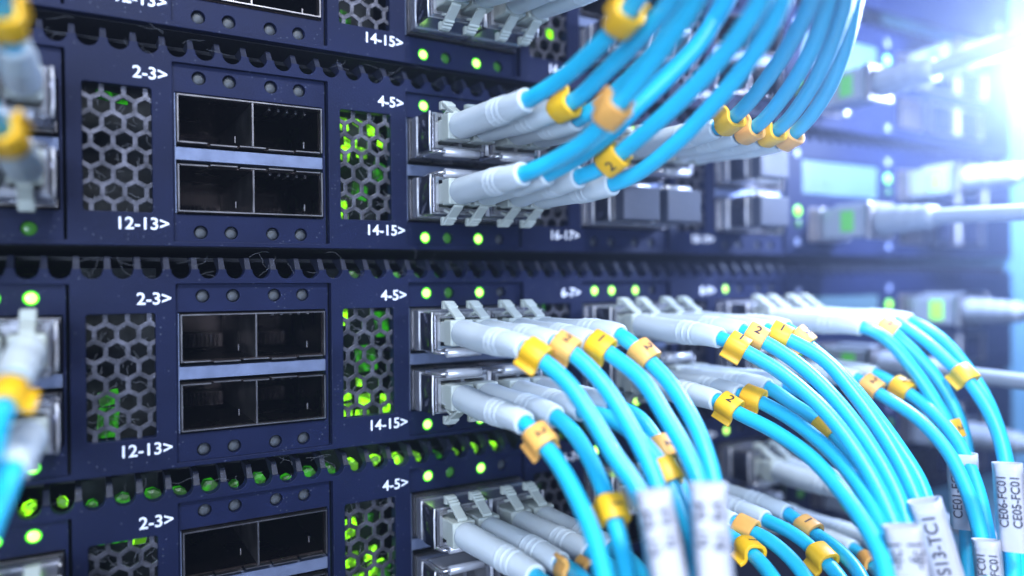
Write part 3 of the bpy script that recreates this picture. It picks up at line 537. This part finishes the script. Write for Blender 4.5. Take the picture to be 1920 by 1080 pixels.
 {'sw': 4, 'g': 3, 'row': 'u', 'pair': 0, 'f': [{'i': 0, 'b': (100.43, 0.0, -56.2), 'e': (100.41, -46.0, -57.02), 'p': [(98.53, -54.44, -58.08), (95.82, -61.6, -59.42), (91.76, -68.8, -61.04)], 'r': [((98.39, -54.84, -58.16), 'y', '1')]}, {'i': 1, 'b': (106.68, 0.0, -56.2), 'e': (103.42, -46.0, -55.42), 'p': [(103.89, -48.92, -56.0), (104.62, -54.11, -56.85), (104.56, -59.65, -58.88), (103.38, -65.09, -61.77), (102.08, -67.93, -63.67)], 'r': [((103.81, -48.54, -55.97), 'o', '')]}], 'label': 'fibre cord with orange and yellow rings together, beside the right blurred sleeve, bottom switch', 's': None},
 {'sw': 4, 'g': 3, 'row': 'u', 'pair': 1, 'f': [{'i': 2, 'b': (115.13, 0.0, -56.2), 'e': (113.58, -46.0, -56.46), 'p': [(113.81, -53.57, -57.64), (112.95, -60.35, -59.74), (111.07, -66.78, -62.29), (108.38, -71.65, -64.8)], 'r': [((112.6, -61.39, -60.25), 'y', '')]}, {'i': 3, 'b': (121.33, 0.0, -56.2), 'e': (120.85, -46.0, -56.2), 'p': [(120.31, -51.99, -58.06), (119.66, -58.66, -59.47), (118.01, -64.97, -61.55), (114.78, -70.77, -64.42)], 'r': [((120.28, -51.87, -58.09), 'o', '1')]}], 'label': 'fibre cord with a square yellow ring, middle block, bottom switch', 's': None},
 {'sw': 4, 'g': 4, 'row': 'u', 'pair': 0, 'f': [{'i': 0, 'b': (150.69, 0.0, -56.22), 'e': (146.61, -46.0, -55.26), 'p': [(145.9, -52.78, -56.8), (143.71, -59.55, -59.73), (137.77, -66.9, -64.93)], 'r': []}, {'i': 1, 'b': (156.94, 0.0, -56.22), 'e': (154.05, -46.0, -55.44), 'p': [(153.95, -53.2, -57.33), (151.98, -59.73, -61.14), (146.83, -66.45, -66.92)], 'r': []}], 'label': 'grey-booted fibre cord in the shade behind blue cables, far block upper row, bottom switch', 's': None},
 {'sw': 4, 'g': 4, 'row': 'l', 'pair': 0, 'f': [{'i': 0, 'b': (150.69, 0.0, -70.32), 'e': (145.15, -46.0, -69.13), 'p': [(141.4, -53.15, -69.84), (135.43, -62.09, -70.84)], 'r': [((141.4, -53.15, -69.84), 'o', '')]}, {'i': 1, 'b': (156.94, 0.0, -70.32), 'e': (153.87, -46.0, -68.74), 'p': [(150.35, -55.33, -69.9), (144.51, -62.8, -72.57)], 'r': []}], 'label': 'grey-booted fibre cord with an orange ring, far block lower row, bottom switch', 's': None},
 {'sw': 2, 'g': 0, 'row': 'u', 'pair': 1, 'f': [{'i': 2, 'b': (-35.66, 0.0, 32.9), 'e': (-35.66, -46.0, 32.9), 'p': [(-34.16, -43.4, 33.76), (-35.96, -33.45, 42.53)], 'r': []}, {'i': 3, 'b': (-29.46, 0.0, 32.9), 'e': (-29.73, -38.0, 33.18), 'p': [(-30.32, -41.8, 34.9), (-30.89, -46.61, 36.76), (-30.88, -51.56, 38.38)], 'r': [((-30.4, -42.37, 35.14), 'y', '')]}], 'label': 'blurred fibre cord at the upper left edge, highest of those there', 's': None},
 {'sw': 2, 'g': 0, 'row': 'l', 'pair': 1, 'f': [{'i': 2, 'b': (-35.66, 0.0, 18.8), 'e': (-35.66, -46.0, 18.8), 'p': [(-34.62, -40.62, 19.56), (-37.21, -32.88, 20.71)], 'r': []}, {'i': 3, 'b': (-29.46, 0.0, 18.8), 'e': (-30.04, -38.0, 19.11), 'p': [(-30.79, -40.38, 19.96), (-31.72, -43.68, 21.05), (-32.73, -48.27, 22.41)], 'r': [((-30.63, -40.05, 19.89), 'y', '')]}], 'label': 'blurred left-edge fibre cord seen end on through its yellow ring, second switch', 's': None},
 {'sw': 3, 'g': 0, 'row': 'u', 'pair': 1, 'f': [{'i': 2, 'b': (-35.66, 0.0, -11.72), 'e': (-35.66, -46.0, -11.72), 'p': [(-35.02, -41.17, -15.39), (-37.1, -33.25, -20.71)], 'r': []}, {'i': 3, 'b': (-29.46, 0.0, -11.74), 'e': (-30.28, -36.0, -14.53), 'p': [(-30.89, -39.65, -16.67), (-31.74, -44.93, -19.41), (-31.95, -51.38, -22.32)], 'r': [((-30.78, -39.44, -16.56), 'y', '')]}], 'label': 'blurred left-edge fibre cord with yellow ring, third switch upper row', 's': None},
 {'sw': 3, 'g': 0, 'row': 'l', 'pair': 1, 'f': [{'i': 2, 'b': (-35.66, 0.0, -25.82), 'e': (-35.66, -46.0, -25.82), 'p': [(-34.9, -43.8, -26.22), (-37.25, -33.25, -32.76)], 'r': []}, {'i': 3, 'b': (-29.46, 0.0, -25.84), 'e': (-30.38, -40.0, -26.25), 'p': [(-30.98, -42.3, -28.2), (-32.07, -45.59, -30.76), (-32.86, -48.6, -32.88)], 'r': []}], 'label': 'blurred left-edge fibre cord without ring, third switch lower row', 's': None},
 {'sw': 4, 'g': 0, 'row': 'u', 'pair': 1, 'f': [{'i': 2, 'b': (-35.66, 0.0, -56.14), 'e': (-35.66, -46.0, -56.14), 'p': [(-36.17, -33.75, -47.17), (-37.91, -29.53, -52.24)], 'r': []}, {'i': 3, 'b': (-29.46, 0.0, -56.14), 'e': (-29.46, -46.0, -56.14), 'p': [(-31.18, -43.43, -48.98), (-31.89, -42.36, -52.84)], 'r': []}], 'label': 'fibre cord at the lower left corner, only its latch in view', 's': None},
]

def lc_parts(up):
    """LC connector around the origin at the cage mouth, axis -y, latch towards up*z"""
    u = up; D = {}
    mb = MB(); mb.box(-2.25, 2.25, -14.5, -8, -2.3, 2.3); mb.box(-2.75, 2.75, -18.2, -14.5, -2.85, 2.85)
    D['housing'] = mb
    mb = MB()                                                    # trigger: strip rising towards the face, hooked tip
    def strip(y0, z0, y1, z1, w, t):
        mb.hexa([(-w,y0,u*z0),(w,y0,u*z0),(w,y0-.1,u*(z0+t)),(-w,y0-.1,u*(z0+t)),(-w,y1,u*z1),(w,y1,u*z1),(w,y1-.1,u*(z1+t)),(-w,y1-.1,u*(z1+t))])
    strip(-17.4, 2.6, -11.0, 6.2, 1.15, .75)
    mb.box(-1.25, 1.25, -11.5, -10.2, min(u*5.0,u*6.9), max(u*5.0,u*6.9))
    for k in range(3): mb.box(-1.25, 1.25, -12.3-k*.8, -11.8-k*.8, min(u*(6.2-k*.45),u*(6.8-k*.45)), max(u*(6.2-k*.45),u*(6.8-k*.45)))
    D['trigger'] = mb
    mb = MB()
    mb.hexa([(-1,-8.6,u*2.2),(1,-8.6,u*2.2),(1,-8.6,u*2.9),(-1,-8.6,u*2.9),(-1,-13.8,u*4.0),(1,-13.8,u*4.0),(1,-13.8,u*4.6),(-1,-13.8,u*4.6)])
    D['latch'] = mb
    return D
def frame_at(path, pos, up=(0, -.55, 1)):
    i = min(range(1, len(path)-1), key=lambda k: (path[k]-pos).length)
    T = (path[i+1]-path[i-1]).normalized(); u = Vector(up); u = (u - T*u.dot(T)).normalized()
    return path[i], T, u, T.cross(u)
RINGC = resample(catmull([(2.9,-2.3,0),(2.15,-1.7,0),(1.85,-.9,0),(2.2,.2,0),(2.1,1.3,0),(1.45,2.0,0),(0,2.22,0),(-1.45,2.0,0),(-2.1,1.3,0),(-2.2,.2,0),(-1.85,-.9,0),(-2.15,-1.7,0),(-2.9,-2.3,0)], 5), .42)
def ring(parent, off, path, pos, col, digit, rnd):
    c, T, u, w = frame_at(path, Vector(pos), (-.25, -.6, .75) if path[-1].z < path[0].z else (-.2, -1, -.3)); tw = rnd.uniform(-.3, .3)
    u, w = u*math.cos(tw) + w*math.sin(tw), w*math.cos(tw) - u*math.sin(tw)
    mb = MB(); n = len(RINGC); hw = 2.2
    for i, q in enumerate(RINGC):
        t = (RINGC[min(i+1, n-1)] - RINGC[max(i-1, 0)]).normalized(); nn = Vector((-t.y, t.x, 0))
        for s in (.42, -.42):
            e = q + nn*s
            for k in (-hw, hw): mb.v.append(tuple(c + w*e.x + u*e.y + T*k))
    for i in range(n-1):
        b = 4*i; mb.f += [(b,b+1,b+5,b+4),(b+2,b+6,b+7,b+3),(b,b+4,b+6,b+2),(b+1,b+3,b+7,b+5)]
    mb.f += [(0,2,3,1), (4*n-4,4*n-3,4*n-1,4*n-2)]
    o = mb.build('marker_ring', YELLOW if col == 'y' else ORANGE, parent, True, off, .16)
    o['label'] = 'yellow clip-on marker ring' if col == 'y' else 'peach orange clip-on marker ring'
    if digit:
        me = DIG[digit].copy(); Mx = Matrix((T, u.cross(T), u)).transposed()
        for v in me.vertices: v.co = ((c + u*2.68)*MM - Vector(off)*MM) + Mx @ v.co
        link('ring_digit', me, o)
DIG = {k: text_mesh(k, 2.8, INK, .02, 'CENTER') for k in '12'}
def sleeve(parent, off, s):
    a, b = Vector(s['a']), Vector(s['b']); T = (b-a).normalized(); L = (b-a).length
    toc = (Vector((-22.6, -163.5, -1.3)) - a).normalized(); u = (toc - T*toc.dot(T)).normalized(); w = T.cross(u)
    W, H = s['w']/2 + .1, 2.3; mb = MB(); sec = []
    for cx, cz, a0 in ((-W+1.6,-H+1.6,180),(W-1.6,-H+1.6,270),(W-1.6,H-1.2,0),(-W+1.6,H-1.2,90)):
        for k in range(5): t = math.radians(a0+22.5*k); r = 1.6 if cz < 0 else 1.2; sec.append((cx+r*math.cos(t), cz+r*math.sin(t)))
    n = len(sec)
    for i in range(9):
        p = a + T*L*i/8
        for j, (x, z) in enumerate(sec):
            k = 1 + .015*math.sin(i*2.1+j); mb.v.append(tuple(p + w*x*k + u*z*k))
    for i in range(8):
        for j in range(n): mb.f.append((i*n+j, i*n+(j+1) % n, (i+1)*n+(j+1) % n, (i+1)*n+j))
    n0 = len(mb.v)                                               # wall thickness at the mouth
    for j, (x, z) in enumerate(sec): mb.v.append(tuple(a + w*x*.9 + u*z*.86)); 
    for j, (x, z) in enumerate(sec): mb.v.append(tuple(a + T*6 + w*x*.9 + u*z*.86))
    for j in range(n):
        k = (j+1) % n; mb.f += [(j, n0+j, n0+k, k), (n0+j, n0+n+j, n0+n+k, n0+k)]
    o = mb.build('label_sleeve', PAPER, parent, True, off)
    o['label'] = 'printed white label sleeve'
    for i, t in enumerate(s['t']):
        sz = s.get('h') or s['w']*.42; me = text_mesh(t, sz, INK, .012, 'LEFT'); row = (i - (len(s['t'])-1)/2) * sz*1.05
        bx = -T                                                  # text reads from the far end up to the mouth
        by = u.cross(bx)
        wid = max([v.co.x for v in me.vertices] + [0]) / MM
        start = a + T*(wid + 2.6)
        Mx = Matrix((bx, by, u)).transposed()
        for v in me.vertices: v.co = (start + u*(H*1.02+.09) - by*row)*MM - Vector(off)*MM + Mx @ v.co
        link('sleeve_print', me, o)
CORDN = 0
for c in CORDS:
    b0 = Vector(c['f'][0]['b']); off = tuple(b0)
    root = thing('fibre_patch_cord', c['label'], 'patch cord', off, 'fibre patch cords')
    up = 1 if c['row'] == 'u' else -1
    rnd = random.Random(hash((c['sw'], c['g'], c['row'], c['pair'])) % 1000 if False else c['sw']*97 + c['g']*13 + c['pair']*5 + (c['row'] == 'u'))
    for f in c['f']:
        b, e = Vector(f['b']), Vector(f['e']); P = lc_parts(up); jit = rnd.uniform(-.15, .15)
        lo = tuple(Vector(off) - b)
        h = P['housing'].build('connector_housing', LCGREY, root, False, lo, .35)
        P['trigger'].build('trigger', LCGREY, h, False, lo, .18); P['latch'].build('latch', LCGREY, h, False, lo, .15)
        path = resample(catmull([b + Vector((0,-14,0)), b + Vector((0,-18,0)), b.lerp(e, .62) + Vector((0, 0, (b.z-e.z)*.18)), e] + [Vector(q) for q in f['p']], 10), .8)
        ie = min(range(len(path)), key=lambda k: (path[k]-e).length)
        s0 = 5
        bp = path[s0:ie+1]; n = len(bp); rad = []
        for i in range(n):
            t = i/(n-1); r = 2.98 - .3*t if t < .6 else 2.80 - .5*(t-.6)/.4
            if i == 0: r = 2.55
            elif i == 1: r = 2.9
            rad.append(r)
        # fine resample for the grooves
        fine = []; fr = []
        for i in range(n-1):
            for k in range(3):
                t = (i + k/3)/(n-1); r = rad[i] + (rad[i+1]-rad[i])*k/3
                for gc in (.60, .67, .74):
                    q = abs(t-gc)
                    if q < .012: r += .12
                    elif q < .026: r -= .09
                fine.append(bp[i].lerp(bp[i+1], k/3)); fr.append(r)
        fine.append(bp[-1]); fr.append(rad[-1]-.12)
        T = (bp[-1]-bp[-2]).normalized()
        fine += [bp[-1] + T*.05, bp[-1] - T*2.5]; fr += [1.68, 1.62]
        # build the mouth by hand: the two last rings turn inward
        mb = MB(); mb.tube(fine[:-2], fr[:-2], 20, False)
        seg = 20; base = len(mb.v) - seg; cpt = bp[-1]
        last = [Vector(mb.v[base+k]) for k in range(seg)]
        for rr, back in ((1.66, -.06), (1.6, 2.5)):
            q0 = len(mb.v)
            for k in range(seg): mb.v.append(tuple(cpt - T*back + (last[k]-cpt).normalized()*rr))
            for k in range(seg): mb.f.append((q0-seg+k, q0-seg+(k+1) % seg, q0+(k+1) % seg, q0+k))
        mb.build('boot', BOOT, root, True, off)
        jp = path[max(ie-3, 0):]
        MB().tube(jp, 1.56, 16, True).build('jacket', JACKET, root, True, off)
        for (pos, col, dg) in f['r']: ring(root, off, path, pos, col, dg, rnd)
    if c['s']: sleeve(root, off, c['s'])

# ------------------------------------------------------------------ grey network cables at the far end
WIN = emit('window_green', (.05, .6, .02), .4); WINB = emit('window_bright', (.30, 1.0, .04), 1.6)
def ethernet(sw, x, z, pts, label):
    zz = zworld(sw, x, z); off = (x, 0, zz)
    t = thing('ethernet_cable', label, 'network cable', off, 'grey network cables')
    MB().box(-6.3, 6.3, -3.5, 6, -5.4, 5.4).build('shield', CAGE, t, False, (0,0,0), .5)
    MB().box(-5.8, 5.8, -19, -3.5, -4.9, 4.9).box(-3, 3, -18, -6, 4.9, 6.2).build('plug', CLEAR, t, False, (0,0,0), .5)
    MB().box(-6.0, -5.78, -15, -10.5, -3.0, 3.6).build('light_window', WINB if (x > 220 and sw in (2, 3)) else WIN, t)
    MB().box(-6.4, 6.4, -21, -19, -5.8, 5.8).build('flange', CAGE, t, False, (0,0,0), .6)
    mb = MB(); p = resample(catmull([(0,-21,0),(0,-24,0),(0,-30,0),(0,-38,0)], 8), 1.2)
    mb.tube(p, [5.2 - 1.6*min(1, i/15) + (.35 if i % 3 == 0 and i > 5 else 0) for i in range(len(p))], 16, True, sz=.9)
    mb.build('boot', GREYJ, t, True)
    P = [Vector((0,-36,0))] + [Vector(q) for q in pts]
    MB().tube(resample(catmull(P, 8), 1.5), 2.3, 14).build('jacket', GREYJ, t, True)
for sw, dz in ((1, 8), (2, -2), (3, -3), (4, -10)):
    ethernet(sw, 196.7, 17, [(1,-50,dz*.2),(6,-75,dz*.6),(20,-105,dz),(60,-130,dz*1.4)], f'grey network cable in the lower end port of the {ORD[sw]} switch')
for sw, dz in ((1, 6), (2, 1), (3, 4), (4, -8)):
    ethernet(sw, 246.3, 33, [(1,-50,dz*.2),(6,-75,dz*.6),(22,-100,dz),(60,-120,dz*1.5)], f'grey network cable in the upper end port of the {ORD[sw]} switch')

# ------------------------------------------------------------------ plain panel above the top switch
bp_ = thing('blank_panel', 'plain navy panel above the top switch at the upper right', 'blank panel', (128, 0, 95.9))
MB().box(-190, 190, 0, 2.6, 0, 44).build('panel_sheet', NAVY, bp_, bevel=.3)
for xx in (-180, 180): MB().tube([(xx, -.9, 6), (xx, -.5, 6), (xx, .5, 6)], [2.2, 3, 3], 12).build('screw', CAGE, bp_)
# ------------------------------------------------------------------ rack post at the right edge
pr = thing('rack_post', 'pale blue upright rack post at the right edge of the picture', 'rack post', (333, 0, -160))
MB().box(-12, 14, -14, 60, 0, 320).build('upright', POST, pr, bevel=1.5)
mb = MB()
for k in range(10): mb.box(-6, 6, -14.6, -13.8, 14+k*31, 24+k*31)
for k in range(10):
    MB().box(-5, 5, -14.4, -13.6, 14+k*31, 24+k*31).build('square_hole', DARK, pr)
# ------------------------------------------------------------------ scattering volume added for the lens-flare veil at the right
hz = MB().box(-140, 620, -260, 190, -260, 260)
h = hz.build('flare_veil', bpy.data.materials.new('flare_veil_volume')); h['kind'] = 'stuff'
m = h.data.materials[0]; m.use_nodes = True; nt = m.node_tree; nt.nodes.clear()
out = nt.nodes.new('ShaderNodeOutputMaterial'); pv = nt.nodes.new('ShaderNodeVolumePrincipled')
pv.inputs['Color'].default_value = (.60, .70, 1.0, 1); pv.inputs['Density'].default_value = 0.6; pv.inputs['Anisotropy'].default_value = .8
nt.links.new(pv.outputs['Volume'], out.inputs['Volume'])
h.display_type = 'WIRE'
